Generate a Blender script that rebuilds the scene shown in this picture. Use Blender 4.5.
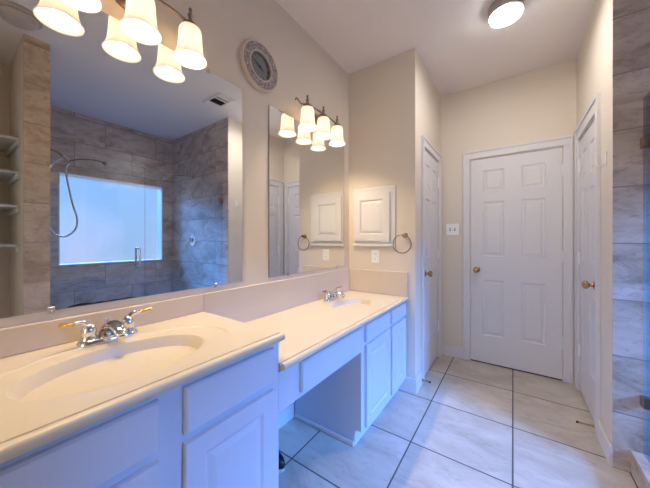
import bpy, bmesh, math, random
from mathutils import Vector, Matrix
random.seed(7)
sc = bpy.context.scene
for o in list(bpy.data.objects): bpy.data.objects.remove(o)
COL = sc.collection
PI = math.pi

# ---------------------------------------------------------------- dimensions (metres)
CX, CZ, YAW, FPX = 1.262, 1.232, 0.6094, 269.55
Y1, W1, Y2, X2, Y3, H = 2.196, 0.616, 3.109, 1.705, 2.09, 2.779
XS = 3.12          # shower window wall
YS = 0.505         # shower near side wall
YN = 0.364         # nook side face of the tiled pier
XP = 1.77          # pier and curb front
ZN, ZF = 0.88, 0.763   # near / far counter tops
YE = 0.742         # end of the near counter

def lin(r, g, b):
    f = lambda c: (c/255/12.92) if c/255 <= .04045 else ((c/255+.055)/1.055)**2.4
    return (f(r), f(g), f(b), 1)

# ---------------------------------------------------------------- camera
cam = bpy.data.cameras.new('camera'); camo = bpy.data.objects.new('camera', cam); COL.objects.link(camo)
camo.location = (CX, 0, CZ); camo.rotation_euler = (PI/2, 0, YAW)
cam.sensor_width = 36; cam.lens = FPX/650*36; cam.shift_y = -4.3/650
cam.clip_start = 0.02
sc.camera = camo

# ---------------------------------------------------------------- world: hazy sky over pale ground
wd = bpy.data.worlds.new('sky'); sc.world = wd; wd.use_nodes = True
nt = wd.node_tree; nt.nodes.clear()
out = nt.nodes.new('ShaderNodeOutputWorld'); bg = nt.nodes.new('ShaderNodeBackground')
tc = nt.nodes.new('ShaderNodeTexCoord'); sp = nt.nodes.new('ShaderNodeSeparateXYZ'); rp = nt.nodes.new('ShaderNodeValToRGB')
mr = nt.nodes.new('ShaderNodeMapRange'); mr.inputs[1].default_value = -.12; mr.inputs[2].default_value = .3
nt.links.new(tc.outputs['Generated'], sp.inputs[0]); nt.links.new(sp.outputs['Z'], mr.inputs[0]); nt.links.new(mr.outputs[0], rp.inputs[0])
els = rp.color_ramp.elements
els[0].position = 0; els[0].color = lin(214, 206, 204)
els[1].position = 1; els[1].color = lin(120, 175, 250)
e = els.new(.18); e.color = lin(222, 216, 214)
e = els.new(.42); e.color = lin(198, 214, 234)
e = els.new(.62); e.color = lin(168, 203, 248)
nz = nt.nodes.new('ShaderNodeTexNoise'); nz.inputs['Scale'].default_value = 7; nz.inputs['Detail'].default_value = 1
mxn = nt.nodes.new('ShaderNodeMix'); mxn.data_type = 'RGBA'; mxn.inputs['B'].default_value = lin(165, 195, 190)
mn = nt.nodes.new('ShaderNodeMapRange'); mn.inputs[1].default_value = .45; mn.inputs[2].default_value = .62; mn.inputs[4].default_value = .7
nt.links.new(tc.outputs['Generated'], nz.inputs['Vector']); nt.links.new(nz.outputs['Fac'], mn.inputs[0]); nt.links.new(mn.outputs[0], mxn.inputs['Factor'])
nt.links.new(rp.outputs[0], mxn.inputs['A'])
nt.links.new(mxn.outputs['Result'], bg.inputs[0]); bg.inputs[1].default_value = .85
nt.links.new(bg.outputs[0], out.inputs[0])

# the bright open sky seen above the neighbouring roofline, through the shower window
al = bpy.data.lights.new('skylight', 'AREA'); al.shape = 'RECTANGLE'; al.size = 6.4; al.size_y = 2.6
al.energy = 5200; al.color = (.12, .345, 1.0)
alo = bpy.data.objects.new('skylight', al); COL.objects.link(alo)
alo.location = (9.0, .8, 4.9)
alo.rotation_euler = (Vector((.8, 1.2, .5)) - Vector(alo.location)).to_track_quat('-Z', 'Y').to_euler()

# added fill light, out of view, shining in through the opening behind the viewpoint
dl = bpy.data.lights.new('rear_fill', 'AREA'); dl.shape = 'RECTANGLE'; dl.size = 1.7; dl.size_y = 1.5
dl.energy = 22; dl.color = (1.0, .95, .90)
dlo = bpy.data.objects.new('rear_fill', dl); COL.objects.link(dlo)
dlo.location = (1.0, -2.75, 1.6); dlo.rotation_euler = (math.radians(93), 0, 0)

sc.view_settings.view_transform = 'Standard'; sc.view_settings.look = 'None'
sc.view_settings.gamma = 1; sc.view_settings.use_curve_mapping = False
sc.view_settings.exposure = 0.05
sc.cycles.max_bounces = 12; sc.cycles.diffuse_bounces = 6; sc.cycles.glossy_bounces = 6
sc.cycles.transparent_max_bounces = 16; sc.cycles.sample_clamp_indirect = 6; sc.cycles.blur_glossy = 0.5
LAMP_W = 13.5        # each vanity bulb
CEIL_W = 6.5       # hall ceiling light

# ---------------------------------------------------------------- materials
def newmat(name):
    m = bpy.data.materials.new(name); m.use_nodes = True
    nt = m.node_tree; return m, nt, nt.nodes['Principled BSDF']
def pm(name, col, rough=.5, metal=0, bump=0, bscale=60, spec=.5, coat=0, var=0, vscale=3):
    m, nt, b = newmat(name)
    b.inputs['Base Color'].default_value = col; b.inputs['Roughness'].default_value = rough
    b.inputs['Metallic'].default_value = metal; b.inputs['Specular IOR Level'].default_value = spec
    b.inputs['Coat Weight'].default_value = coat
    g = nt.nodes.new('ShaderNodeNewGeometry')
    if var:
        n = nt.nodes.new('ShaderNodeTexNoise'); n.inputs['Scale'].default_value = vscale; n.inputs['Detail'].default_value = 4
        mx = nt.nodes.new('ShaderNodeMix'); mx.data_type = 'RGBA'
        mx.inputs['A'].default_value = tuple(c*(1-var) for c in col[:3])+(1,); mx.inputs['B'].default_value = tuple(min(1, c*(1+var)) for c in col[:3])+(1,)
        nt.links.new(g.outputs['Position'], n.inputs['Vector']); nt.links.new(n.outputs['Fac'], mx.inputs['Factor'])
        nt.links.new(mx.outputs['Result'], b.inputs['Base Color'])
    if bump:
        n = nt.nodes.new('ShaderNodeTexNoise'); n.inputs['Scale'].default_value = bscale; n.inputs['Detail'].default_value = 3
        bp = nt.nodes.new('ShaderNodeBump'); bp.inputs['Strength'].default_value = bump; bp.inputs['Distance'].default_value = .002
        nt.links.new(g.outputs['Position'], n.inputs['Vector']); nt.links.new(n.outputs['Fac'], bp.inputs['Height'])
        nt.links.new(bp.outputs[0], b.inputs['Normal'])
    return m

def tile_mat(name, c1, c2, c3, grout, w, h, off, ox, oy, mortar, floor=False, rough=.35, vs=2.2, vein=(.55, .47, .40, 1)):
    """marble tiles: brick pattern in world space; u runs along the wall, v is height (or x / y on the floor)"""
    m, nt, b = newmat(name); N = nt.nodes; L = nt.links
    g = N.new('ShaderNodeNewGeometry'); s = N.new('ShaderNodeSeparateXYZ'); L.new(g.outputs['Position'], s.inputs[0])
    cb = N.new('ShaderNodeCombineXYZ')
    def addc(sock, v):
        a = N.new('ShaderNodeMath'); a.operation = 'ADD'; L.new(sock, a.inputs[0])
        if isinstance(v, float): a.inputs[1].default_value = v
        else: L.new(v, a.inputs[1])
        return a.outputs[0]
    if floor:
        L.new(addc(s.outputs['X'], float(ox)), cb.inputs[0]); L.new(addc(s.outputs['Y'], float(oy)), cb.inputs[1])
    else:
        u = addc(addc(s.outputs['X'], s.outputs['Y']), float(ox)); L.new(u, cb.inputs[0]); L.new(addc(s.outputs['Z'], float(oy)), cb.inputs[1])
    br = N.new('ShaderNodeTexBrick'); br.offset = off; br.squash = 1
    br.inputs['Scale'].default_value = 1; br.inputs['Brick Width'].default_value = w; br.inputs['Row Height'].default_value = h
    br.inputs['Mortar Size'].default_value = mortar; br.inputs['Mortar Smooth'].default_value = .1; br.inputs['Bias'].default_value = 0
    br.inputs['Color1'].default_value = (0, 0, 0, 1); br.inputs['Color2'].default_value = (1, 1, 1, 1)
    L.new(cb.outputs[0], br.inputs['Vector'])
    # veins: stretched warped noise shifted per tile
    sh = N.new('ShaderNodeVectorMath'); sh.operation = 'SCALE'; sh.inputs['Scale'].default_value = 9.0
    L.new(br.outputs['Color'], sh.inputs[0])
    ad = N.new('ShaderNodeVectorMath'); L.new(g.outputs['Position'], ad.inputs[0]); L.new(sh.outputs[0], ad.inputs[1])
    mp = N.new('ShaderNodeMapping'); mp.inputs['Rotation'].default_value = (.5, .5, .6); mp.inputs['Scale'].default_value = (1.2, 1.2, 2.6) if not floor else (1, 1.9, 1)
    L.new(ad.outputs[0], mp.inputs['Vector'])
    n1 = N.new('ShaderNodeTexNoise'); n1.inputs['Scale'].default_value = vs; n1.inputs['Detail'].default_value = 8; n1.inputs['Roughness'].default_value = .62; n1.inputs['Distortion'].default_value = 1.2
    L.new(mp.outputs[0], n1.inputs['Vector'])
    n2 = N.new('ShaderNodeTexNoise'); n2.inputs['Scale'].default_value = vs*(5 if floor else 8); n2.inputs['Detail'].default_value = 8; n2.inputs['Roughness'].default_value = .7; n2.inputs['Distortion'].default_value = .6
    L.new(mp.outputs[0], n2.inputs['Vector'])
    r = N.new('ShaderNodeValToRGB'); el = r.color_ramp.elements
    el[0].position = .3; el[0].color = c1; el[1].position = .72; el[1].color = c3; q = el.new(.5); q.color = c2
    L.new(n1.outputs['Fac'], r.inputs[0])
    r2 = N.new('ShaderNodeValToRGB'); el = r2.color_ramp.elements
    el[0].position = .3; el[0].color = vein; el[1].position = .47; el[1].color = (1, 1, 1, 1)
    L.new(n2.outputs['Fac'], r2.inputs[0])
    mu = N.new('ShaderNodeMix'); mu.data_type = 'RGBA'; mu.blend_type = 'MULTIPLY'; mu.inputs['Factor'].default_value = .75
    L.new(r.outputs[0], mu.inputs['A']); L.new(r2.outputs[0], mu.inputs['B'])
    mg = N.new('ShaderNodeMix'); mg.data_type = 'RGBA'; mg.inputs['B'].default_value = grout
    L.new(br.outputs['Fac'], mg.inputs['Factor']); L.new(mu.outputs['Result'], mg.inputs['A'])
    L.new(mg.outputs['Result'], b.inputs['Base Color'])
    rm = N.new('ShaderNodeMapRange'); rm.inputs[3].default_value = rough; rm.inputs[4].default_value = .85
    L.new(br.outputs['Fac'], rm.inputs[0]); L.new(rm.outputs[0], b.inputs['Roughness'])
    bp = N.new('ShaderNodeBump'); bp.invert = True; bp.inputs['Strength'].default_value = .5; bp.inputs['Distance'].default_value = .003
    L.new(br.outputs['Fac'], bp.inputs['Height']); L.new(bp.outputs[0], b.inputs['Normal'])
    return m

M = {}
M['wall'] = pm('wall_paint', lin(222, 210, 193), .65, bump=.25, bscale=90, spec=.3)
M['wall_warm'] = M['wall']
M['ceil'] = pm('ceiling_paint', lin(232, 224, 216), .8, bump=.6, bscale=70, spec=.2)
M['white'] = pm('white_trim_paint', lin(220, 216, 214), .38, spec=.4)
M['cab'] = pm('white_cabinet_paint', lin(203, 208, 219), .42, spec=.4)
M['plate'] = pm('ivory_plastic', lin(240, 238, 232), .35)
M['marble'] = pm('cream_cultured_marble', lin(222, 207, 180), .30, spec=.4, coat=0, var=.04, vscale=5)
M['splash'] = pm('cream_cultured_marble_backsplash', lin(216, 198, 174), .3, spec=.4, coat=0, var=.03, vscale=5)
M['chrome'] = pm('chrome', (.78, .78, .8, 1), .08, 1)
M['nickel'] = pm('brushed_nickel', lin(196, 188, 178), .35, 1)
M['bronze'] = pm('aged_nickel', lin(158, 138, 120), .3, 1)
M['brass'] = pm('polished_brass', lin(225, 178, 100), .2, 1)
M['brass_old'] = pm('antique_brass', lin(196, 156, 106), .25, 1)
M['black'] = pm('black_rubber', lin(18, 18, 20), .4)
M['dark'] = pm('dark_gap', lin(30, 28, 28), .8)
M['sole'] = pm('pale_sole', lin(200, 196, 188), .6)
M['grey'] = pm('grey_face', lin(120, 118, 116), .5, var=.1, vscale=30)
M['shelf'] = pm('shelf_paint', lin(205, 205, 200), .5)
M['tile_wall'] = tile_mat('grey_brown_marble_wall_tile', lin(154, 136, 120), lin(194, 177, 161), lin(218, 205, 192), lin(150, 135, 122), .606, .303, .5, .18, -.0, .0035, rough=.28)
M['tile_pier'] = tile_mat('tan_marble_pier_tile', lin(168, 146, 120), lin(200, 178, 150), lin(218, 200, 174), lin(150, 134, 116), .303, .303, 0, .0, -.0, .003, rough=.22)
M['tile_floor'] = tile_mat('beige_marble_floor_tile', lin(172, 161, 148), lin(190, 180, 167), lin(205, 197, 185), lin(84, 80, 78), .51, .51, 0, -.24, -.117, .0042, floor=True, rough=.3, vs=2.6, vein=(.72, .7, .68, 1))
M['tile_curb'] = tile_mat('curb_marble_tile', lin(170, 156, 142), lin(196, 184, 172), lin(212, 203, 194), lin(150, 140, 130), .606, .303, 0, .1, .05, .002, rough=.25)

def mirror_mat():
    m, nt, b = newmat('mirror_silver'); b.inputs['Base Color'].default_value = (.86, .88, .88, 1); b.inputs['Metallic'].default_value = 1; b.inputs['Roughness'].default_value = 0
    return m
M['mirror'] = mirror_mat()
def glass_mat():
    m = bpy.data.materials.new('clear_shower_glass'); m.use_nodes = True; nt = m.node_tree; nt.nodes.clear()
    o = nt.nodes.new('ShaderNodeOutputMaterial'); mx = nt.nodes.new('ShaderNodeMixShader'); t = nt.nodes.new('ShaderNodeBsdfTransparent'); g = nt.nodes.new('ShaderNodeBsdfGlossy')
    f = nt.nodes.new('ShaderNodeFresnel'); f.inputs['IOR'].default_value = 1.45
    t.inputs[0].default_value = (.955, .975, .985, 1); g.inputs['Roughness'].default_value = 0
    nt.links.new(f.outputs[0], mx.inputs[0]); nt.links.new(t.outputs[0], mx.inputs[1]); nt.links.new(g.outputs[0], mx.inputs[2]); nt.links.new(mx.outputs[0], o.inputs[0])
    return m
M['glass'] = glass_mat()
def edge_mat():
    m = bpy.data.materials.new('glass_edge'); m.use_nodes = True; nt = m.node_tree; b = nt.nodes['Principled BSDF']
    b.inputs['Base Color'].default_value = lin(120, 150, 160); b.inputs['Roughness'].default_value = .2; b.inputs['Alpha'].default_value = .4
    return m
M['edge'] = edge_mat()
def pane_mat():
    m = bpy.data.materials.new('frosted_pane'); m.use_nodes = True; nt = m.node_tree; nt.nodes.clear()
    o = nt.nodes.new('ShaderNodeOutputMaterial'); mx = nt.nodes.new('ShaderNodeMixShader'); t = nt.nodes.new('ShaderNodeBsdfTransparent'); d = nt.nodes.new('ShaderNodeBsdfTranslucent')
    mx.inputs[0].default_value = .035; d.inputs[0].default_value = (.9, .95, 1, 1); t.inputs[0].default_value = (.95, .97, 1, 1)
    nt.links.new(t.outputs[0], mx.inputs[1]); nt.links.new(d.outputs[0], mx.inputs[2]); nt.links.new(mx.outputs[0], o.inputs[0])
    return m
M['pane'] = pane_mat()
def shade_mat(name, col, em, trans=.45):
    m = bpy.data.materials.new(name); m.use_nodes = True; nt = m.node_tree; nt.nodes.clear()
    o = nt.nodes.new('ShaderNodeOutputMaterial'); mx = nt.nodes.new('ShaderNodeMixShader'); d = nt.nodes.new('ShaderNodeBsdfDiffuse'); t = nt.nodes.new('ShaderNodeBsdfTranslucent')
    e = nt.nodes.new('ShaderNodeEmission'); a = nt.nodes.new('ShaderNodeAddShader')
    d.inputs[0].default_value = col; t.inputs[0].default_value = col; mx.inputs[0].default_value = trans
    e.inputs[0].default_value = col; e.inputs[1].default_value = em
    nt.links.new(d.outputs[0], mx.inputs[1]); nt.links.new(t.outputs[0], mx.inputs[2]); nt.links.new(mx.outputs[0], a.inputs[0]); nt.links.new(e.outputs[0], a.inputs[1]); nt.links.new(a.outputs[0], o.inputs[0])
    return m
M['shade'] = shade_mat('frosted_white_glass_shade', (.96, .92, .85, 1), .14, .30)
M['dome'] = shade_mat('opal_glass_lit', (.95, .97, 1, 1), 40, .3)
M['dome_off'] = pm('opal_glass_unlit', lin(190, 178, 168), .35)
def clockframe():
    m, nt, b = newmat('embossed_clock_frame'); N = nt.nodes; L = nt.links
    tc = N.new('ShaderNodeTexCoord'); v = N.new('ShaderNodeTexVoronoi'); v.inputs['Scale'].default_value = 62; v.feature = 'DISTANCE_TO_EDGE'
    n = N.new('ShaderNodeTexNoise'); n.inputs['Scale'].default_value = 28; n.inputs['Detail'].default_value = 5
    mx = N.new('ShaderNodeVectorMath'); sc_ = N.new('ShaderNodeVectorMath'); sc_.operation = 'SCALE'; sc_.inputs['Scale'].default_value = .05
    L.new(tc.outputs['Object'], n.inputs['Vector']); L.new(n.outputs['Color'], sc_.inputs[0]); L.new(tc.outputs['Object'], mx.inputs[0]); L.new(sc_.outputs[0], mx.inputs[1]); L.new(mx.outputs[0], v.inputs['Vector'])
    r = N.new('ShaderNodeValToRGB'); el = r.color_ramp.elements; el[0].position = .02; el[0].color = lin(128, 114, 110); el[1].position = .3; el[1].color = lin(196, 186, 180)
    L.new(v.outputs['Distance'], r.inputs[0]); L.new(r.outputs[0], b.inputs['Base Color']); b.inputs['Roughness'].default_value = .6
    bp = N.new('ShaderNodeBump'); bp.inputs['Distance'].default_value = .004; L.new(v.outputs['Distance'], bp.inputs['Height']); L.new(bp.outputs[0], b.inputs['Normal'])
    return m
M['clockframe'] = clockframe()
M['frame_rim'] = pm('pale_rim', lin(206, 192, 182), .5)

# ---------------------------------------------------------------- mesh helpers
def bx(bm, x0, x1, y0, y1, z0, z1, bev=0, seg=2):
    if x0 > x1: x0, x1 = x1, x0
    if y0 > y1: y0, y1 = y1, y0
    vs = [bm.verts.new((x, y, z)) for x in (x0, x1) for y in (y0, y1) for z in (z0, z1)]
    fs = [bm.faces.new([vs[i] for i in q]) for q in ((0, 1, 3, 2), (4, 6, 7, 5), (0, 4, 5, 1), (2, 3, 7, 6), (0, 2, 6, 4), (1, 5, 7, 3))]
    if bev:
        es = list({e for f in fs for e in f.edges})
        bmesh.ops.bevel(bm, geom=es, offset=bev, segments=seg, affect='EDGES', profile=.5)
def lathe(bm, prof, M4=None, n=32, cap=True):
    """profile of (r, z) turned about local Z"""
    M4 = M4 or Matrix(); rings = []
    for r, z in prof:
        if r < 1e-6: rings.append([bm.verts.new(M4 @ Vector((0, 0, z)))])
        else: rings.append([bm.verts.new(M4 @ Vector((r*math.cos(2*PI*i/n), r*math.sin(2*PI*i/n), z))) for i in range(n)])
    for a, b in zip(rings, rings[1:]):
        for i in range(n):
            j = (i+1) % n
            if len(a) == 1 and len(b) == 1: continue
            if len(a) == 1: bm.faces.new((a[0], b[i], b[j]))
            elif len(b) == 1: bm.faces.new((a[i], b[0], a[j]))
            else: bm.faces.new((a[i], b[i], b[j], a[j]))
    if cap:
        for q in (rings[0], rings[-1]):
            if len(q) > 2: bm.faces.new(q)
def smooth_path(pts, sub=6):
    P = [Vector(p) for p in pts]; out = []
    for i in range(len(P)-1):
        p0, p1, p2, p3 = P[max(i-1, 0)], P[i], P[i+1], P[min(i+2, len(P)-1)]
        for k in range(sub):
            t = k/sub
            out.append(.5*((2*p1)+(-p0+p2)*t+(2*p0-5*p1+4*p2-p3)*t*t+(-p0+3*p1-3*p2+p3)*t**3))
    out.append(P[-1]); return out
def tube(bm, pts, rad, n=10, closed=False):
    P = [Vector(p) for p in pts]; R = rad if isinstance(rad, (list, tuple)) else [rad]*len(P)
    if len(R) != len(P): R = [R[0]+(R[-1]-R[0])*i/(len(P)-1) for i in range(len(P))]
    rings = []; up = None
    for i, p in enumerate(P):
        a = P[i-1] if (i or closed) else P[i]; b = P[(i+1) % len(P)] if (i < len(P)-1 or closed) else P[i]
        t = (b-a).normalized()
        if up is None: up = t.orthogonal().normalized()
        up = (up - t*up.dot(t)).normalized(); s = t.cross(up)
        rings.append([bm.verts.new(p + R[i]*(math.cos(2*PI*k/n)*up + math.sin(2*PI*k/n)*s)) for k in range(n)])
    m = len(rings)
    for i in range(m if closed else m-1):
        a, b = rings[i], rings[(i+1) % m]
        for k in range(n): bm.faces.new((a[k], a[(k+1) % n], b[(k+1) % n], b[k]))
    if not closed: bm.faces.new(rings[0]); bm.faces.new(rings[-1])
def ball(bm, c, r, sc=(1, 1, 1)):
    bmesh.ops.create_uvsphere(bm, u_segments=20, v_segments=12, radius=1, matrix=Matrix.Translation(c) @ Matrix.Diagonal((r*sc[0], r*sc[1], r*sc[2], 1)))
def obj(name, bm, mat, parent=None, smooth=False, label=None):
    bmesh.ops.recalc_face_normals(bm, faces=bm.faces)
    me = bpy.data.meshes.new(name); bm.to_mesh(me); bm.free()
    for m in (mat if isinstance(mat, (list, tuple)) else [mat]): me.materials.append(m)
    if smooth:
        for p in me.polygons: p.use_smooth = True
        if smooth != 'all': me.set_sharp_from_angle(angle=math.radians(smooth if smooth > 1 else 38))
    o = bpy.data.objects.new(name, me); COL.objects.link(o)
    if parent:
        o.parent = parent; o.matrix_parent_inverse = Matrix.Translation(parent.location).inverted()
    if label: o['label'] = label
    return o
def tag(o, label, cat, group=None, kind=None):
    o['label'] = label; o['category'] = cat
    if group: o['group'] = group
    if kind: o['kind'] = kind
    return o
def thing(name, label, cat, loc=(0, 0, 0), group=None):
    o = bpy.data.objects.new(name, None); COL.objects.link(o); o.location = loc; o.empty_display_size = .05
    return tag(o, label, cat, group)
def struct(name, bm, mat, label, cat, smooth=False):
    return tag(obj(name, bm, mat, None, smooth), label, cat, kind='structure')
B = bmesh.new

# ---------------------------------------------------------------- room shell
b = B(); bx(b, -.12, 3.6, -2.8, Y2+.12, -.1, 0)
struct('floor', b, M['tile_floor'], 'beige marble tile floor with dark grout lines', 'floor')
b = B(); bx(b, -.12, 3.6, -2.8, Y2+.12, H, H+.1)
struct('ceiling', b, M['ceil'], 'pale textured ceiling over the bathroom', 'ceiling')
b = B(); bx(b, -.12, 0, -1.3, Y1+.1, 0, H)
struct('wall_left', b, M['wall'], 'long painted wall behind the two vanity mirrors', 'wall')
b = B(); bx(b, 0, W1, Y1, Y1+.1, 0, H)
struct('wall_end', b, M['wall_warm'], 'short wall at the end of the vanity with the white medicine cabinet', 'wall')

def holed_wall(b, axis, p0, p1, a0, a1, h0, h1, hz0, hz1, z1=H):
    """wall slab between p0..p1 (thickness) and a0..a1 (length) with an opening h0..h1 x hz0..hz1"""
    def s(a, c, z, w):
        if c-a < 1e-4 or w-z < 1e-4: return
        if axis == 'x': bx(b, p0, p1, a, c, z, w)
        else: bx(b, a, c, p0, p1, z, w)
    s(a0, h0, 0, z1); s(h1, a1, 0, z1); s(h0, h1, hz1, z1); s(h0, h1, 0, hz0)
D1 = (2.435, 3.005); D2 = (.905, 1.613); D3 = (2.425, 2.985)   # door leaves
b = B(); holed_wall(b, 'x', W1-.1, W1, Y1+.1, Y2, D1[0]-.004, D1[1]+.004, 0, 2.044)
struct('wall_hall', b, M['wall'], 'narrow wall left of the far door holding the closet door', 'wall')
b = B(); holed_wall(b, 'y', Y2, Y2+.12, W1-.1, X2+.1, D2[0]-.004, D2[1]+.004, 0, 2.044)
struct('wall_far', b, M['wall'], 'far wall around the central white door', 'wall')
b = B(); holed_wall(b, 'x', X2, X2+.1, Y3+.01, Y2, D3[0]-.004, D3[1]+.004, 0, 2.044)
struct('wall_right', b, M['wall'], 'right hall wall with a door beside the shower', 'wall')
# shower enclosure walls
b = B(); bx(b, X2+.0, XS+.14, Y3, Y3+.0095, 0, H); bx(b, X2+.1, XS+.14, Y3+.0095, Y3+.12, 0, H)
struct('wall_shower', b, M['tile_wall'], 'grey brown marble tiled end wall of the shower with the valve', 'wall')
WY0, WY1, WZ0, WZ1 = .80, 1.945, .925, 2.03
b = B(); holed_wall(b, 'x', XS, XS+.14, YS, Y3, WY0, WY1, WZ0, WZ1)
struct('wall_window', b, M['tile_wall'], 'marble tiled shower wall around the frosted window', 'wall')
b = B(); bx(b, XP+.001, XS+.14, YN+.012, YS, 0, H)
struct('wall_divider', b, M['tile_wall'], 'tiled dividing wall between the shower and the shelf nook', 'wall')
b = B(); bx(b, XP-.008, XP, YN, YS+.001, 0, H); 
struct('trim_1', b, M['tile_pier'], 'column of tan square marble tiles on the end of the dividing wall', 'tile column')
b = B(); bx(b, XP, 2.45, YN, YN+.0115, 0, H); bx(b, 2.45, 2.55, -.62, YN+.0115, 0, H); bx(b, XP, 2.55, -.72, -.62, 0, H); bx(b, XP, XP+.1, -1.3, -.72, 0, H)
struct('wall_nook', b, M['wall'], 'painted walls of the open shelf nook seen in the mirror', 'wall')
b = B(); holed_wall(b, 'y', -1.3, -1.2, 0, XP, .35, 1.6, 0, 2.2)  # unseen doorway opening, added to let the fill light in
bx(b, .2, .3, -2.8, -1.3, 0, H); bx(b, 1.65, 1.75, -2.8, -1.3, 0, H)
struct('wall_near', b, M['wall'], 'painted wall behind the viewpoint with an opening added for the fill light', 'wall')
b = B(); bx(b, XP, XP+.14, YS+.002, Y3-.001, 0, .125, .004)
struct('trim_2', b, M['tile_curb'], 'low marble curb under the shower glass', 'shower curb')
# white reveal and frosted window
b = B()
t = .012; xr0, xr1 = XS-.002, XS+.135
bx(b, xr0, xr1, WY0, WY0+t, WZ0, WZ1); bx(b, xr0, xr1, WY1-t, WY1, WZ0, WZ1); bx(b, xr0, xr1, WY0+t, WY1-t, WZ0, WZ0+t); bx(b, xr0, xr1, WY0+t, WY1-t, WZ1-t, WZ1)
w = struct('window_1', b, M['white'], 'large frosted window in the shower wall, in the mirror', 'window')
b = B(); bx(b, XS+.09, XS+.096, WY0+t, WY1-t, WZ0+t, WZ1-t)
obj('pane', b, M['pane'], w)

# baseboards and casings
def baseboard(name, segs, label):
    b = B()
    for (x0, x1, y0, y1) in segs:
        bx(b, x0, x1, y0, y1, 0, .1); 
        cx0, cx1, cy0, cy1 = x0, x1, y0, y1
        bx(b, cx0+.0, cx1, cy0, cy1, .1, .112, .004, 1)
    return struct(name, b, M['white'], label, 'baseboard')
baseboard('baseboard_end', [(.49, W1+.013, Y1-.013, Y1-.0005), (W1+.0005, W1+.013, Y1-.0005, 2.362)], 'white baseboard wrapping the wall corner beside the far vanity')
baseboard('baseboard_far', [(W1+.001, .836, Y2-.013, Y2-.0005)], 'short white baseboard left of the central door')
baseboard('baseboard_right', [(X2-.013, X2-.0005, Y3, 2.342)], 'white baseboard at the wall corner next to the shower')
baseboard('baseboard_left', [(.0005, .013, YE+.0, 1.415)], 'white baseboard at the back of the vanity kneehole')

def casing(name, axis, face, sgn, a0, a1, label, wd=.07, ztop=2.044, clip1=None):
    """stepped door casing on a wall face, protruding by sgn"""
    b = B(); e0, e1 = a0-wd, a1+(clip1 if clip1 else wd); zt = ztop+wd+.012
    def s(p, q, z, w, th):
        f0, f1 = sorted((face, face+sgn*th))
        f0 += .0004; f1 -= .0
        if axis == 'x': bx(b, f0, f1, p, q, z, w, .002, 1)
        else: bx(b, p, q, f0, f1, z, w, .002, 1)
    g = .006
    s(e0, a0-g, 0, ztop+g, .013); s(a1+g, e1, 0, ztop+g, .013); s(e0, e1, ztop+g, zt, .013)
    zt += .001
    s(e0-.001, e0+.02, 0, zt-.001, .02); s(e1-.02, e1+.001, 0, zt-.001, .02); s(e0-.0015, e1+.0015, zt-.02, zt, .0205)
    def j(p, q, z, w):
        f0, f1 = sorted((face-sgn*.0995, face-sgn*.0005))
        if axis == 'x': bx(b, f0, f1, p, q, z, w)
        else: bx(b, p, q, f0, f1, z, w)
    j(a0-.0038, a0-.0018, 0, 2.0405); j(a1+.0018, a1+.0038, 0, 2.0405); j(a0-.0018, a1+.0018, 2.0395, 2.0435)
    return struct(name, b, M['white'], label, 'door casing')
casing('trim_3', 'x', W1, 1, *D1, 'white casing around the closet door left of the hall')
casing('trim_4', 'y', Y2, -1, *D2, 'white casing around the central far door')
casing('trim_5', 'x', X2, -1, *D3, 'white casing around the right hand door beside the shower', wd=.085)

# ---------------------------------------------------------------- doors
def panel_slab(b, w, h, th, panels, ins=(.010, -.007, .016, .012, .005)):
    """slab in local (u right, v up, n out): front face divided so that each panel is a recessed, raised field"""
    us = sorted({0, w, *[p[0] for p in panels], *[p[1] for p in panels]}); vs_ = sorted({0, h, *[p[2] for p in panels], *[p[3] for p in panels]})
    G = {(i, j): b.verts.new((u, v, 0)) for i, u in enumerate(us) for j, v in enumerate(vs_)}
    pf = []
    for i in range(len(us)-1):
        for j in range(len(vs_)-1):
            f = b.faces.new((G[i, j], G[i+1, j], G[i+1, j+1], G[i, j+1]))
            c = ((us[i]+us[i+1])/2, (vs_[j]+vs_[j+1])/2)
            if any(p[0] < c[0] < p[1] and p[2] < c[1] < p[3] for p in panels): pf.append(f)
    b.normal_update()
    bmesh.ops.inset_individual(b, faces=pf, thickness=ins[0], depth=ins[1], use_even_offset=True)
    bmesh.ops.inset_individual(b, faces=pf, thickness=ins[2], depth=0, use_even_offset=True)
    bmesh.ops.inset_individual(b, faces=pf, thickness=ins[3], depth=ins[4], use_even_offset=True)
    nx, ny = len(us), len(vs_)
    loop = [(i, 0) for i in range(nx)]+[(nx-1, j) for j in range(1, ny)]+[(i, ny-1) for i in range(nx-2, -1, -1)]+[(0, j) for j in range(ny-2, 0, -1)]
    back = {k: b.verts.new((us[k[0]], vs_[k[1]], -th)) for k in loop}
    for a, c in zip(loop, loop[1:]+loop[:1]): b.faces.new((G[a], back[a], back[c], G[c]))
    b.faces.new([back[k] for k in reversed(loop)])
def frame_mat(origin, u, v, n):
    m = Matrix.Identity(4)
    for i, a in enumerate((u, v, n)):
        for k in range(3): m[k][i] = a[k]
    for k in range(3): m[k][3] = origin[k]
    return m
def six_panels(w):
    a, c = .109/.708*w, .287/.708*w; d, e_ = .42/.708*w, .598/.708*w
    return [(p, q, r, s) for p, q in ((a, c), (d, e_)) for r, s in ((.27, .82), (1.055, 1.595), (1.695, 1.91))]
def knob(parent, origin, n, lab=None, sc=1.0):
    """rosette, neck and round knob turned about the outward direction n"""
    R = Vector(n).to_track_quat('Z', 'Y').to_matrix().to_4x4(); T = Matrix.Translation(origin) @ R
    b = B(); lathe(b, [(.0, .0), (.031, .0), (.031, .004), (.026, .009), (.013, .012), (.0105, .02), (.0105, .028), (.017, .032), (.026, .040), (.028, .05), (.025, .059), (.016, .064), (0, .0655)], T, 28)
    return obj('knob', b, M['brass_old'], parent, 45, lab)
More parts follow.
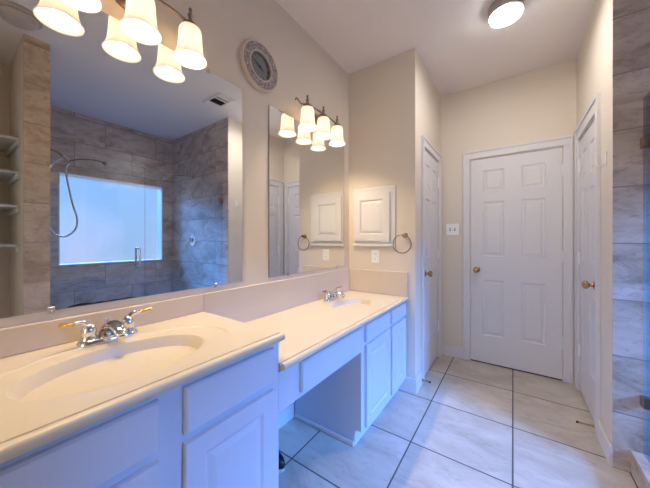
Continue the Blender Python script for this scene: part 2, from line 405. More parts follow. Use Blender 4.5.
def hinge(parent, pos, n, u):
    b = B(); p = Vector(pos)
    tube(b, [p+Vector((0, 0, -.045)), p+Vector((0, 0, .045))], .0065, 10); ball(b, p+Vector((0, 0, .048)), .006); ball(b, p+Vector((0, 0, -.048)), .006)
    q = p-Vector(n)*.004
    for z0, z1 in ((-.043, -.018), (-.015, .015), (.018, .043)):
        tube(b, [p+Vector((0, 0, z0)), p+Vector((0, 0, z1))], .0078, 10)
    return obj('hinge', b, M['plate'], parent, 40)
def door(name, origin, u, n, w, knob_u, hinge_u, label):
    """origin: lower corner of the leaf's front face"""
    b = B(); panel_slab(b, w, 2.025, .035, six_panels(w)); T = frame_mat(origin, u, (0, 0, 1), n)
    bmesh.ops.transform(b, matrix=T, verts=b.verts)
    d = struct(name, b, M['white'], label, 'door')
    P = lambda a, v, k: T @ Vector((a, v, k))
    b = B(); bx(b, 0, w, -.0115, .012, -.034, -.006); bmesh.ops.transform(b, matrix=T, verts=b.verts); obj('under_door_shade', b, M['dark'], d, label='dark strip painted as the shade under the door')  # dark strip painted in for the shade of the gap under the leaf
    b = B(); bx(b, -.0016, w+.0016, -.0115, 2.0265, -.046, -.0355); bmesh.ops.transform(b, matrix=T, verts=b.verts); obj('gap_shade_strip', b, M['dark'], d, label='dark shadow gap strip behind the leaf')  # dark sheet that paints the shade in the gaps round the leaf
    knob(d, P(knob_u, .918, 0), n)
    for z in (.32, 1.07, 1.82): hinge(d, P(hinge_u, z, .004), n, u)
    return d
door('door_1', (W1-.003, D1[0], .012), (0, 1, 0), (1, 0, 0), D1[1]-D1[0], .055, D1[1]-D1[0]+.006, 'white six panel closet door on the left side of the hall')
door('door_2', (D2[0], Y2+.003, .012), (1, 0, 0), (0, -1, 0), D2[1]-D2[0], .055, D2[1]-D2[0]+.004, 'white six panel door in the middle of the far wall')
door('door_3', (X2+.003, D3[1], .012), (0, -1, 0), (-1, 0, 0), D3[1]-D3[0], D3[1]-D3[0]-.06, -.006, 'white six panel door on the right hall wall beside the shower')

# ---------------------------------------------------------------- countertops with moulded oval basins
def counter(y0, y1, z, cx, cy, ax, ay, rings, name, label, th=.035, xf=.562, depth=.13, x0=.001):
    t = thing(name, label, 'countertop', (.28, (y0+y1)/2, z))
    N = 128
    xe = xf-.03
    # sample directions; make sure that the rectangle's corners are hit
    ang = [2*PI*i/N for i in range(N)]
    for px, py in ((x0, y0), (x0, y1), (xe, y0), (xe, y1)):
        a = math.atan2((py-cy)/ay, (px-cx)/ax) % (2*PI)
        k = min(range(N), key=lambda i: abs((ang[i]-a+PI) % (2*PI)-PI)); ang[k] = a
    def edge(a):
        dx, dy = ax*math.cos(a), ay*math.sin(a); s = 1e9
        if dx > 1e-9: s = min(s, (xe-cx)/dx)
        if dx < -1e-9: s = min(s, (x0-cx)/dx)
        if dy > 1e-9: s = min(s, (y1-cy)/dy)
        if dy < -1e-9: s = min(s, (y0-cy)/dy)
        return s
    b = B(); prev = None
    for s, dz in rings+[(None, 0)]:
        ring = []
        for a in ang:
            S = edge(a); q = S if s is None else min(s, 1+(S-1)*(.06+.9*(s-1)/(rings[-1][0]-1)) if s > 1 else s)
            wt = max(0, min(1, (.55-math.cos(a))/.5)); dzz = dz*wt if (s or 0) > 1.2 else dz
            ring.append(b.verts.new((cx+ax*math.cos(a)*q, cy+ay*math.sin(a)*q, z+dzz)))
        if prev:
            for i in range(N): b.faces.new((prev[i], prev[(i+1) % N], ring[(i+1) % N], ring[i]))
        prev = ring
    # front nose: groove, round bead, underside
    prof = [(xe, 0), (xe+.001, -.006), (xe+.007, -.0065), (xe+.009, .001)]
    for k in range(9):
        a = PI/2-PI*k/8; prof.append((xf-.013+.013*math.cos(a), -.0125+.0135*math.sin(a)))
    prof += [(xf-.02, -.026), (xf-.024, -th), (x0, -th), (x0, 0)]
    va = [b.verts.new((x, y0, z+d)) for x, d in prof]; vb = [b.verts.new((x, y1, z+d)) for x, d in prof]
    for i in range(len(prof)-2): b.faces.new((va[i], va[i+1], vb[i+1], vb[i]))
    b.faces.new((va[-2], va[-1], vb[-1], vb[-2]))
    b.faces.new(list(va)); b.faces.new(list(reversed(vb)))
    bmesh.ops.remove_doubles(b, verts=b.verts, dist=1e-5)
    obj('slab', b, M['marble'], t, 30)
    b = B(); prev = None
    prof = [(1.0, 0), (.985, -.004), (.96, -.014), (.93, -.03), (.88, -.055), (.80, -.082), (.68, -.104), (.5, -.12), (.3, -.128), (.13, -.131), (.0, -.132)]
    for s, d in prof:
        d = d*depth/.132
        if s == 0: ring = [b.verts.new((cx, cy, z+d))]*N
        else: ring = [b.verts.new((cx+ax*math.cos(a)*s, cy+ay*math.sin(a)*s, z+d)) for a in ang]
        if prev:
            for i in range(N):
                j = (i+1) % N
                b.faces.new((prev[i], ring[0], prev[j])) if s == 0 else b.faces.new((prev[i], ring[i], ring[j], prev[j]))
        prev = ring
    obj('basin', b, M['marble'], t, 'all')
    b = B(); lathe(b, [(0, 0), (.021, 0), (.021, .003), (.012, .004), (0, .003)], Matrix.Translation((cx, cy, z-depth+.001)), 20)
    obj('drain', b, M['chrome'], t, True)
    return t
RING = [(1.0, 0), (1.05, .002), (1.30, .0005), (1.40, -.0005), (1.425, .0035), (1.445, .0035), (1.47, 0)]
cn = counter(-.3, YE, ZN, .325, .315, .150, .228, RING, 'countertop', 'cream marble countertop with oval basin nearest the viewer, the higher one')
RINGF = [(1.0, 0), (1.06, .0018), (1.25, .0006), (1.47, 0)]
cf = counter(YE+.001, Y1-.001, ZF, .295, 1.735, .130, .19, RINGF, 'countertop', 'cream marble countertop with oval basin at the far end, the lower one')
# backsplashes
b = B(); bx(b, .0008, .02, -.3, YE+.0005, ZN+.0008, .966, .003)
tag(obj('backsplash', b, M['splash']), 'low cream marble backsplash behind the near basin', 'backsplash')
b = B(); bx(b, .0008, .02, YE+.001, Y1-.0012, ZF+.0008, .966, .003)
tag(obj('backsplash', b, M['splash']), 'taller cream marble backsplash along the mirror wall behind the far countertop', 'backsplash')
b = B(); bx(b, .0206, .556, Y1-.021, Y1-.0012, ZF+.0005, .966, .003)
tag(obj('backsplash', b, M['splash']), 'cream marble backsplash on the end wall below the outlet', 'backsplash')

# ---------------------------------------------------------------- cabinets
XF = .530
def slab_front(parent, name, y0, y1, z0, z1, panel=False, th=.018, x=XF):
    w, h = y1-y0, z1-z0; b = B()
    if panel:
        m = .055; panel_slab(b, w, h, th, [(m, w-m, m, h-m)], (.008, -.006, .004, .022, .0055))
    else:
        vs = [(0, 0, 0), (w, 0, 0), (w, h, 0), (0, h, 0)]
        panel_slab(b, w, h, th-.006, [])
        f = max(b.faces, key=lambda q: (q.normal.z, q.calc_area()))
        f = [q for q in b.faces if all(abs(v.co.z) < 1e-6 for v in q.verts)]
        b.normal_update(); bmesh.ops.inset_region(b, faces=f, thickness=.007, depth=.006)
    T = frame_mat((x+th if panel else x+th-.006, y0, z0), (0, 1, 0), (0, 0, 1), (1, 0, 0))
    bmesh.ops.transform(b, matrix=T, verts=b.verts)
    return obj(name, b, M['cab'], parent)
v1 = thing('vanity_cabinet', 'white painted vanity cabinet under the higher near countertop', 'cabinet', (.27, .22, 0))
def carcass(b, y0, y1, z0, z1, kick, zk):
    bx(b, XF-.02, XF, y0, y1, z0, z1); bx(b, .015, .027, y0, y1, z0, z1); bx(b, .027, XF-.02, y0, y0+.014, z0, z1); bx(b, .027, XF-.02, y1-.014, y1, z0, z1); bx(b, .027, XF-.02, y0+.014, y1-.014, z0, z0+.014)
    if zk: bx(b, .015, kick, y0, y1, 0, zk)
b = B(); carcass(b, -.3, YE-.002, .1, ZN-.036, XF-.07, .1)
obj('body', b, M['cab'], v1)
slab_front(v1, 'drawer', .378, .704, .708, .836)
slab_front(v1, 'drawer', -.13, .312, .712, .834)
slab_front(v1, 'door', .378, .704, .115, .684, True)
slab_front(v1, 'door', -.13, .088, .115, .684, True); slab_front(v1, 'door', .094, .312, .115, .684, True)
v2 = thing('vanity_drawer_unit', 'white painted drawer apron spanning the open kneehole', 'cabinet', (.27, 1.08, .57))
b = B(); bx(b, .015, XF, YE-.001, 1.4185, .572, ZF-.036)
obj('body', b, M['cab'], v2)
slab_front(v2, 'drawer', .862, 1.404, .596, .722)
v3 = thing('vanity_cabinet', 'white painted vanity cabinet at the far end under the lower countertop', 'cabinet', (.27, 1.8, 0))
b = B(); carcass(b, 1.42, Y1-.002, .098, ZF-.036, XF-.044, .098)
obj('body', b, M['cab'], v3)
b = B(); bx(b, .014, XF-.045, 1.408, 1.4195, 0, .028, .004, 1); obj('base_molding', b, M['white'], v3)
for a, c in ((1.462, 1.838), (1.872, 2.178)):
    slab_front(v3, 'drawer', a, c, .620, .722); slab_front(v3, 'door', a, c, .108, .600, True)

# ---------------------------------------------------------------- faucets
def faucet(loc, label, group):
    """centre-set tap: plate along y, spout towards +x"""
    t = thing('faucet', label, 'faucet', loc); X, Y, Z = loc
    T = Matrix.Translation(loc)
    def put(name, b, mat, lab=None, sm=45):
        bmesh.ops.transform(b, matrix=T, verts=b.verts); return obj(name, b, mat, t, sm, lab)
    b = B()   # stadium base plate with sloped sides
    prev = None
    for s, z in ((1, 0), (1, .006), (.86, .014), (.78, .016)):
        ring = []
        for k in range(40):
            a = 2*PI*k/40; cy = .058 if math.sin(a) >= 0 else -.058
            ring.append(b.verts.new((.030*s*math.cos(a), cy*(.97 if s < 1 else 1)+.030*s*math.sin(a), z)))
        if prev:
            for k in range(40): b.faces.new((prev[k], prev[(k+1) % 40], ring[(k+1) % 40], ring[k]))
        else: b.faces.new(ring)
        prev = ring
    b.faces.new(prev); put('base_plate', b, M['chrome'])
    b = B()   # broad low spout, tapering forward
    pts = smooth_path([(-.012, 0, .012), (.0, 0, .04), (.03, 0, .056), (.068, 0, .056), (.098, 0, .046), (.112, 0, .034)], 5)
    prev = None; n = 16
    for i, p in enumerate(pts):
        f = i/(len(pts)-1); wy = .032*(1-f)+.0145*f; hz = .020*(1-f)+.011*f
        a = pts[min(i+1, len(pts)-1)]-pts[max(i-1, 0)]; a.normalize(); nrm = Vector((-a.z, 0, a.x))
        ring = [b.verts.new(p+Vector((0, 1, 0))*wy*math.cos(2*PI*k/n)+nrm*hz*math.sin(2*PI*k/n)) for k in range(n)]
        if prev:
            for k in range(n): b.faces.new((prev[k], prev[(k+1) % n], ring[(k+1) % n], ring[k]))
        else: b.faces.new(ring)
        prev = ring
    b.faces.new(prev); sp_ = put('spout', b, M['chrome'], sm='all')
    b = B(); lathe(b, [(0, 0), (.011, 0), (.011, -.012), (.008, -.013), (0, -.013)], Matrix.Translation((.106, 0, .032)), 16); bmesh.ops.transform(b, matrix=T, verts=b.verts)
    obj('aerator', b, M['chrome'], sp_, True)
    b = B(); tube(b, [(-.022, 0, .012), (-.022, 0, .055)], .003, 8); ball(b, (-.022, 0, .062), .0085); put('lift_rod', b, M['chrome'])
    for s in (-1, 1):
        b = B(); lathe(b, [(.024, .012), (.0235, .02), (.019, .03), (.021, .036), (.021, .046), (.017, .058), (.011, .066), (0, .069)], Matrix.Translation((0, s*.056, 0)), 24)
        h = put('handle', b, M['chrome'])
        b = B(); tube(b, smooth_path([(0, s*.056, .058), (.002, s*.070, .074), (.005, s*.084, .078), (.007, s*.094, .077)], 4), [.010, .006], 10)
        bmesh.ops.transform(b, matrix=T, verts=b.verts); obj('lever', b, M['chrome'], h, 'all')
        b = B(); tube(b, smooth_path([(.007, s*.092, .077), (.009, s*.108, .078), (.011, s*.125, .081), (.0115, s*.131, .082)], 4), [.0055, .0062, .0068, .0066, .0058, .0054, .0054, .0058, .0066, .0072, .0074, .0066, .003], 10)
        bmesh.ops.transform(b, matrix=T, verts=b.verts); obj('lever_tip', b, M['brass'], h, 'all', 'polished brass lever tip')
    return t
faucet((.092, .345, ZN+.002), 'chrome faucet with brass lever tips beside the near oval basin', None)
faucet((.092, 1.765, ZF+.002), 'chrome faucet beside the far oval basin on the lower countertop', None)

# ---------------------------------------------------------------- mirrors
def mirror(y0, y1, z0, z1, label, clips):
    b = B(); bx(b, .0008, .006, y0, y1, z0, z1)
    m = obj('wall_mirror', b, [M['mirror'], M['dark']])
    for p in m.data.polygons:
        if abs(p.normal.x) < .5: p.material_index = 1
    tag(m, label, 'mirror')
    for y, z in clips:
        s = 1 if z > (z0+z1)/2 else -1
        b = B(); bx(b, .0065, .010, y-.009, y+.009, z-s*.012, z+s*.010, .001, 1); ball(b, (.0105, y, z+s*.003), .004); obj('clip', b, M['nickel'], m, label='small metal mirror clip')
    return m
m1 = mirror(-.3, .983, .997, 2.083, 'large frameless mirror above the near basin reflecting the shower', [(.213, .997), (.815, .997), (.775, 2.083), (-.1, .997)])
m2 = mirror(1.188, 2.101, .995, 2.079, 'smaller frameless mirror above the far basin reflecting the doors', [(1.98, .995), (1.36, .995)])
b = B()   # black worn silvering along the lower edge
top = [(.25, .001), (.262, .006), (.285, .009), (.305, .0085), (.32, .005), (.345, .0065), (.36, .004), (.385, .006), (.41, .0045), (.43, .006), (.45, .003), (.47, .0005)]
va = [b.verts.new((.0062, y, .9975)) for y, d in top]; vb = [b.verts.new((.0062, y, .9975+d)) for y, d in top]
for i in range(len(top)-1): b.faces.new((va[i], va[i+1], vb[i+1], vb[i]))
obj('worn_silvering', b, M['dark'], m1, label='black worn silvering along the lower edge')

# ---------------------------------------------------------------- vanity light bars
def vanity_light(yc, zr, label):
    """three bell shades hung from a scrolled bar; zr = height of the shade rims"""
    t = thing('vanity_light', label, 'wall lamp', (0, yc, zr+.15))
    zb = zr+.165
    b = B(); R = Matrix.Translation((.0008, yc, zb)) @ Matrix.Rotation(PI/2, 4, 'Y') @ Matrix.Diagonal((.045, .068, 1, 1))
    lathe(b, [(0, 0), (1, 0), (1, .008), (.82, .016), (.5, .02), (0, .021)], R, 32); obj('back_plate', b, M['bronze'], t, True)
    b = B(); ball(b, (.024, yc, zb), .012); tube(b, [(.018, yc, zb), (.1, yc, zb+.006)], .008, 10); obj('stem', b, M['bronze'], t, True)
    b = B()
    L = .19
    pts = [(.1, yc-L-.125, zb-.018), (.1, yc-L-.11, zb-.005), (.1, yc-L-.07, zb-.022), (.1, yc-L-.02, zb-.008), (.1, yc-L/2, zb+.004), (.1, yc, zb+.008), (.1, yc+L/2, zb+.004), (.1, yc+L, zb-.004)]
    tube(b, smooth_path(pts, 6), .0065, 8); obj('bar', b, M['bronze'], t, True)
    for k in (-1, 0, 1):
        y = yc+k*L; T = Matrix.Translation((.1, y, zr))
        b = B(); lathe(b, [(.0, .128), (.036, .128), (.038, .140), (.030, .155), (.016, .168), (.009, .176), (.0075, .188), (.011, .193), (.0115, .198), (.007, .204), (.0055, .214), (.008, .219), (.006, .227), (0, .231)], T, 20)
        f = obj('fitter', b, M['bronze'], t, 45)
        b = B()
        o_ = [(.033, .142), (.040, .138), (.0445, .128), (.0465, .105), (.048, .075), (.0505, .048), (.054, .029), (.061, .013), (.067, .004), (.0665, 0)]
        i_ = [(.063, .002), (.058, .012), (.051, .029), (.0475, .048), (.045, .075), (.0435, .105), (.0415, .126), (.028, .135)]
        lathe(b, o_+i_, T, 36, cap=False)
        obj('lamp_shade', b, M['shade'], t, True, 'frosted white glass bell shade')
        ld = bpy.data.lights.new('bulb', 'POINT'); ld.energy = LAMP_W; ld.color = (1.0, .80, .56); ld.shadow_soft_size = .026
        lo = bpy.data.objects.new('bulb_light', ld); COL.objects.link(lo); lo.location = (.1, y, zr+.06)
    return t
vanity_light(.442, 2.02, 'three shade bronze vanity light above the near mirror')
vanity_light(1.645, 2.0, 'three shade bronze vanity light above the far mirror')

# ---------------------------------------------------------------- ceiling lights and vent
CL = (1.222, 2.14)
t = thing('ceiling_light', 'round flush ceiling light with lit white glass in the hall', 'ceiling light', (CL[0], CL[1], H))
T = Matrix.Translation((CL[0], CL[1], 0))
b = B(); lathe(b, [(0, H-.001), (.098, H-.001), (.1, H-.004), (.1, H-.062), (.094, H-.066), (.094, H-.05), (0, H-.05)], T, 48); obj('rim', b, M['nickel'], t, 40, 'brushed nickel rim')
b = B(); lathe(b, [(.0925, H-.052), (.0935, H-.068), (.090, H-.078), (.078, H-.084), (.05, H-.087), (0, H-.088)], T, 48, cap=False); obj('diffuser', b, M['dome'], t, 'all', 'lit white glass diffuser')
ld = bpy.data.lights.new('hall_bulb', 'AREA'); ld.shape = 'DISK'; ld.size = .17; ld.energy = CEIL_W; ld.color = (1, .93, .86)
lo = bpy.data.objects.new('hall_bulb_light', ld); COL.objects.link(lo); lo.location = (CL[0], CL[1], H-.0895)
t = thing('ceiling_dome', 'unlit round ceiling fixture reflected at the top left of the near mirror', 'ceiling light', (1.53, .31, H))
T = Matrix.Translation((1.53, .31, 0))
b = B(); lathe(b, [(0, H-.001), (.12, H-.001), (.12, H-.018), (.1, H-.022), (0, H-.022)], T, 40); obj('base', b, M['dome_off'], t, 40)
b = B(); lathe(b, [(.1, H-.022), (.098, H-.034), (.08, H-.055), (.045, H-.07), (0, H-.075)], T, 40); obj('diffuser', b, M['dome_off'], t, 'all')
t = thing('exhaust_vent', 'square ceiling exhaust vent with dark grille reflected in the near mirror', 'vent', (1.44, 1.78, H))
vx0, vx1, vy0, vy1 = 1.275, 1.60, 1.685, 1.88
b = B(); 
for q in ((vx0, vx1, vy0, vy0+.022), (vx0, vx1, vy1-.022, vy1), (vx0, vx0+.022, vy0+.022, vy1-.022), (vx1-.09, vx1, vy0+.022, vy1-.022), (1.385, 1.4, vy0+.022, vy1-.022)): bx(b, *q, H-.014, H-.0005, .002, 1)
obj('frame', b, M['ceil'], t)
b = B(); bx(b, vx0+.02, vx1-.088, vy0+.02, vy1-.02, H-.003, H-.0006); obj('backing', b, M['dark'], t)
for i in range(9):
    y = vy0+.03+i*.0155; b = B(); bx(b, 1.4, vx1-.09, y, y+.003, H-.009, H-.004); obj('slat', b, M['dark'], t)
for i in range(4):
    x = vx0+.028+i*.016; b = B(); bx(b, x, x+.006, vy0+.022, vy1-.022, H-.012, H-.004); obj('slat', b, M['plate'], t)

# ---------------------------------------------------------------- clock
t = thing('wall_clock', 'round wall clock with pale embossed frame between the mirrors', 'clock', (.001, 1.108, 2.274))
R = Matrix.Translation((.001, 1.108, 2.274)) @ Matrix.Rotation(PI/2, 4, 'Y')
b = B(); lathe(b, [(.082, .004), (.082, .02), (.086, .026), (.09, .024), (.108, .022), (.128, .022), (.131, .024)], R, 64, cap=False); obj('embossed_ring', b, M['clockframe'], t, True)
b = B(); lathe(b, [(.131, .024), (.137, .026), (.142, .022), (.144, .012), (.142, 0), (0, 0)], R, 64, cap=False); lathe(b, [(.082, .012), (.079, .024), (.084, .0275), (.088, .025)], R, 64, cap=False); obj('rim', b, M['frame_rim'], t, True)
b = B(); lathe(b, [(0, .006), (.083, .006), (.083, .004), (0, .004)], R, 48); obj('face', b, M['grey'], t)
b = B()
for a, l, w_ in ((math.radians(-35), .034, .0035), (math.radians(152), .058, .0025)):
    q = R @ Matrix.Rotation(a, 4, 'Z'); vs = [q @ Vector(p) for p in ((-w_, -.012, .009), (w_, -.012, .009), (.0008, l, .009), (-.0008, l, .009))]
    b2 = [b.verts.new(v) for v in vs]+[b.verts.new(v+Vector((.0015, 0, 0))) for v in vs]
    for f in ((0, 1, 2, 3), (7, 6, 5, 4), (0, 4, 5, 1), (1, 5, 6, 2), (2, 6, 7, 3), (3, 7, 4, 0)): b.faces.new([b2[i] for i in f])
lathe(b, [(0, .008), (.005, .008), (.005, .012), (0, .012)], R, 16); obj('hands', b, M['dark'], t)
for i in range(12):
    b = B(); q = R @ Matrix.Rotation(2*PI*i/12, 4, 'Z'); vs = [b.verts.new(q @ Vector(p)) for p in ((-.0015, .062, .0065), (.0015, .062, .0065), (.0015, .072, .0065), (-.0015, .072, .0065))]; b.faces.new(vs)
    r_ = bmesh.ops.extrude_face_region(b, geom=b.faces[:]); bmesh.ops.translate(b, verts=[v for v in r_['geom'] if isinstance(v, bmesh.types.BMVert)], vec=(.0008, 0, 0))
    obj('hour_mark', b, M['dark'], t)

# ---------------------------------------------------------------- end wall: medicine cabinet, ring, outlet
t = thing('medicine_cabinet', 'small white recessed medicine cabinet with raised panel door on end wall', 'cabinet', (.255, Y1, 1.18))
b = B(); bx(b, .062, .452, Y1-.016, Y1-.0006, 1.196, 1.687, .003, 1); bx(b, .055, .459, Y1-.026, Y1-.0006, 1.172, 1.196, .003, 1); obj('frame', b, M['white'], t)
b = B(); w_, h_ = .335, .415; m_ = .058
panel_slab(b, w_, h_, .018, [(m_, w_-m_, m_, h_-m_)], (.008, -.007, .004, .02, .006))
bmesh.ops.transform(b, matrix=frame_mat((.075, Y1-.0345, 1.222), (1, 0, 0), (0, 0, 1), (0, -1, 0)), verts=b.verts); obj('door', b, M['white'], t)
t = thing('towel_ring', 'metal towel ring hanging on the end wall near the corner', 'towel ring', (.535, Y1, 1.27))
b = B(); lathe(b, [(0, 0), (.022, 0), (.022, .006), (.012, .012), (.009, .03), (.012, .04), (.014, .048), (.01, .056), (0, .058)], Matrix.Translation((.535, Y1-.0006, 1.268)) @ Matrix.Rotation(PI/2, 4, 'X'), 24); obj('post', b, M['bronze'], t, 45)
b = B(); c = Vector((.522, Y1-.046, 1.198)); tube(b, [c+.074*Vector((math.cos(2*PI*i/40), 0, math.sin(2*PI*i/40))) for i in range(40)], .0048, 8, True); obj('ring', b, M['bronze'], t, 'all')
t = thing('outlet', 'white electrical outlet plate below the medicine cabinet', 'outlet', (.27, Y1, 1.085))
b = B(); bx(b, .235, .305, Y1-.007, Y1-.0006, 1.028, 1.142, .002, 2); obj('plate', b, M['plate'], t)
for z in (1.063, 1.107):
    b = B(); bx(b, .254, .286, Y1-.0095, Y1-.0065, z-.015, z+.015, .003, 2); s_ = obj('socket', b, M['plate'], t)
    for x in (.263, .276):
        b = B(); bx(b, x-.001, x+.001, Y1-.0101, Y1-.009, z-.004, z+.007); obj('slot', b, M['dark'], s_)
t = thing('light_switch', 'white double light switch plate left of the central door', 'switch', (.735, Y2, 1.34))
b = B(); bx(b, .675, .797, Y2-.007, Y2-.0006, 1.28, 1.4, .002, 2); obj('plate', b, M['plate'], t)
for x in (.713, .759):
    b = B(); bx(b, x-.007, x+.007, Y2-.0078, Y2-.006, 1.324, 1.356); obj('slot', b, M['grey'], t, label='grey toggle slot painted as recess shade')  # recess shade round the toggle, put in as grey colour
    b = B(); bx(b, x-.004, x+.004, Y2-.017, Y2-.007, 1.340, 1.350, .001, 1); obj('toggle', b, M['plate'], t)

# ---------------------------------------------------------------- shower fittings
GX0, GX1 = 1.814, 1.824
def glass_panel(name, y0, y1, z0, z1, label, cat):
    b = B(); bx(b, GX0, GX1, y0, y1, z0, z1); o = obj(name, b, [M['glass'], M['edge']])
    for p in o.data.polygons:
        if abs(p.normal.x) < .5: p.material_index = 1
    return tag(o, label, cat)
gd = glass_panel('shower_door', YS+.008, 1.196, .135, 1.965, 'clear frameless glass shower door with a small vertical handle', 'shower door')
gf = glass_panel('glass_screen', 1.202, Y3-.004, .127, 1.965, 'fixed clear glass screen against the tiled end wall of the shower', 'glass screen')
for z in (.40, 1.735):
    b = B(); bx(b, GX0-.012, GX1+.012, YS+.001, YS+.062, z-.045, z+.045, .003, 1); obj('hinge', b, M['nickel'], gd, label='square metal hinge')
for z in (.40, 1.73):
    b = B(); bx(b, GX0-.012, GX1+.012, Y3-.048, Y3-.0008, z-.026, z+.026, .003, 1); obj('bracket', b, M['bronze'], gf, label='small square metal glass bracket')
b = B()
for s in (-1, 1):
    x = GX0-.04 if s < 0 else GX1+.04; xi = GX0 if s < 0 else GX1
    tube(b, smooth_path([(xi, 1.136, .96), (x-s*.008, 1.136, .96), (x, 1.136, .972), (x, 1.136, 1.05), (x, 1.136, 1.135), (x-s*.008, 1.136, 1.147), (xi, 1.136, 1.147)], 4), .0085, 10)
obj('handle', b, M['chrome'], gd, True)
# hand shower with its hose on the near side wall
t = thing('hand_shower', 'chrome hand shower with a looping hose reflected left of the window', 'shower head', (2.5, YS, 2.12))
b = B(); lathe(b, [(0, 0), (.03, 0), (.028, .006), (.012, .012), (0, .013)], Matrix.Translation((2.5, YS+.0005, 2.14)) @ Matrix.Rotation(-PI/2, 4, 'X'), 20); tube(b, smooth_path([(2.5, YS+.005, 2.14), (2.5, .62, 2.135), (2.5, .70, 2.10), (2.5, .775, 2.03)], 5), .0105, 10); obj('arm', b, M['bronze'], t, True)
b = B(); tube(b, [(2.5, .72, 2.085), (2.5, .79, 2.02)], .017, 12); obj('diverter', b, M['nickel'], t, True)
b = B(); tube(b, smooth_path([(2.48, .765, 2.04), (2.47, .85, 2.075), (2.46, .95, 2.092), (2.46, 1.04, 2.086)], 6), .009, 10); tube(b, [(2.46, 1.03, 2.09), (2.46, 1.062, 2.072)], [.014, .024], 14); obj('spray_wand', b, M['bronze'], t, True)
b = B(); tube(b, smooth_path([(2.51, .775, 2.02), (2.52, .75, 1.95), (2.52, .765, 1.8), (2.52, .8, 1.6), (2.52, .835, 1.45), (2.52, .815, 1.33), (2.52, .73, 1.262), (2.52, .64, 1.33), (2.52, .60, 1.55), (2.52, .60, 1.8), (2.51, .64, 1.97), (2.49, .71, 2.06)], 8), .0085, 8); obj('hose', b, M['chrome'], t, 'all')
t = thing('fixed_shower', 'small shower head on a long arm from the tiled end wall', 'shower head', (2.51, Y3, 2.13))
b = B(); lathe(b, [(0, 0), (.032, 0), (.03, .006), (.012, .012), (0, .013)], Matrix.Translation((2.51, Y3-.0005, 2.13)) @ Matrix.Rotation(PI/2, 4, 'X'), 20); tube(b, smooth_path([(2.51, Y3-.005, 2.13), (2.51, 1.95, 2.125), (2.51, 1.8, 2.10), (2.51, 1.72, 2.06)], 5), .009, 10); obj('arm', b, M['bronze'], t, True)
b = B(); lathe(b, [(0, .03), (.012, .03), (.02, .012), (.04, 0), (.04, -.008), (0, -.008)], Matrix.Translation((2.51, 1.70, 2.04)) @ Matrix.Rotation(.5, 4, 'X'), 24); obj('head', b, M['chrome'], t, True)
t = thing('shower_valve', 'round chrome shower valve with lever on the tiled end wall', 'shower valve', (2.536, Y3, 1.228))
T = Matrix.Translation((2.536, Y3-.0005, 1.228)) @ Matrix.Rotation(PI/2, 4, 'X')
b = B(); lathe(b, [(0, 0), (.085, 0), (.083, .006), (.06, .012), (.035, .014), (0, .014)], T, 36); obj('escutcheon', b, M['chrome'], t, 40)
b = B(); lathe(b, [(.03, .013), (.028, .05), (.02, .06), (0, .062)], T, 24); tube(b, [(2.536, Y3-.05, 1.228), (2.60, Y3-.062, 1.195)], [.010, .007], 10); obj('lever', b, M['chrome'], t, 40)

# ---------------------------------------------------------------- nook shelves, hook, stops, shoe
for z, d in ((2.03, 'topmost'), (1.765, 'second from the top'), (1.503, 'third from the top'), (1.198, 'lowest')):
    t = thing('nook_shelf', 'white shelf in the nook reflected at the left of the mirror, %s' % d, 'shelf', (2.2, .0, z), 'shelves in the nook')
    b = B(); bx(b, 1.92, 2.449, -.618, YN-.001, z-.02, z, .002, 1); obj('board', b, M['shelf'], t)
    b = B(); bx(b, 1.90, 2.449, YN-.022, YN-.001, z-.062, z-.0205, .002, 1); obj('cleat', b, M['shelf'], t)
b = B(); R = Matrix.Translation((X2-.0006, 2.215, 1.70)) @ Matrix.Rotation(-PI/2, 4, 'Y')
bx(b, X2-.004, X2-.0006, 2.205, 2.225, 1.66, 1.74, .001, 1); tube(b, smooth_path([(X2-.003, 2.215, 1.68), (X2-.02, 2.215, 1.662), (X2-.036, 2.215, 1.668), (X2-.04, 2.215, 1.69), (X2-.04, 2.215, 1.715)], 5), .004, 8)
tag(obj('wall_hook', b, M['plate'], None, True), 'small pale hook on the right wall beside the door casing', 'hook')
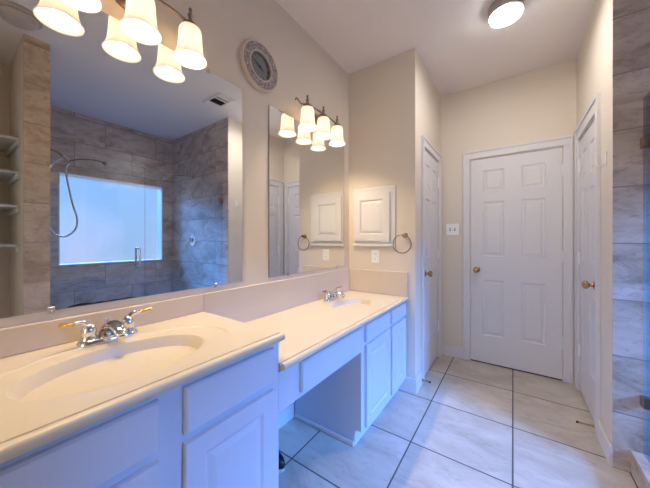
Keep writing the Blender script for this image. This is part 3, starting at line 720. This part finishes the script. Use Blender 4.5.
def stop(p, q, label):
    t = thing('door_stop', label, 'door stop', p); p = Vector(p); q = Vector(q); d = (q-p).normalized()
    b = B(); n = 120; u = d.orthogonal().normalized(); v = d.cross(u)
    tube(b, [p+(q-p)*i/n+.0045*(math.cos(i*.9)*u+math.sin(i*.9)*v) for i in range(n+1)], .0022, 6); lathe(b, [(0, 0), (.009, 0), (.008, .004), (0, .005)], Matrix.Translation(p) @ d.to_track_quat('Z', 'Y').to_matrix().to_4x4(), 14); obj('spring', b, M['bronze'], t, True)
    b = B(); lathe(b, [(0, 0), (.007, 0), (.007, .012), (0, .014)], Matrix.Translation(q) @ d.to_track_quat('Z', 'Y').to_matrix().to_4x4(), 14); obj('tip', b, M['black'], t, True)
stop((W1+.014, 2.345, .045), (W1+.07, 2.345, .043), 'thin spring door stop at the foot of the closet door casing')
stop((X2-.022, 2.375, .05), (X2-.095, 2.375, .048), 'thin spring door stop at the foot of the right hand door')
t = thing('shoe', 'black rounded toe of a shoe peeping out of the kneehole', 'shoe', (.2, 1.06, 0))
c = Vector((.155, 1.05, 0))
def shoe_outline(k, n=36):
    a = 2*PI*k/n; x = math.cos(a)*.11; y = math.sin(a)*.042*(1 if math.cos(a) > -.2 else .85); return x, y
b = B(); prev = None
for z, s in ((0, .97), (.012, 1.0), (.018, 1.0)):
    ring = [b.verts.new(c+Vector((shoe_outline(k)[0]*s, shoe_outline(k)[1]*s, z))) for k in range(36)]
    if prev:
        for k in range(36): b.faces.new((prev[k], prev[(k+1) % 36], ring[(k+1) % 36], ring[k]))
    else: b.faces.new(ring)
    prev = ring
b.faces.new(prev); obj('sole', b, M['sole'], t, 40)
b = B(); prev = None
for i, (z, s) in enumerate(((.018, .99), (.035, 1.0), (.05, .93), (.06, .78), (.066, .5), (.068, .15))):
    ring = []
    for k in range(36):
        x, y = shoe_outline(k); back = max(0, -x/.11)
        ring.append(b.verts.new(c+Vector((x*s if x > 0 else x*(.75+.25*s), y*s, z+back*.03*(z-.018)/.05))))
    if prev:
        for k in range(36): b.faces.new((prev[k], prev[(k+1) % 36], ring[(k+1) % 36], ring[k]))
    else: b.faces.new(ring)
    prev = ring
b.faces.new(prev); obj('upper', b, M['black'], t, 'all')
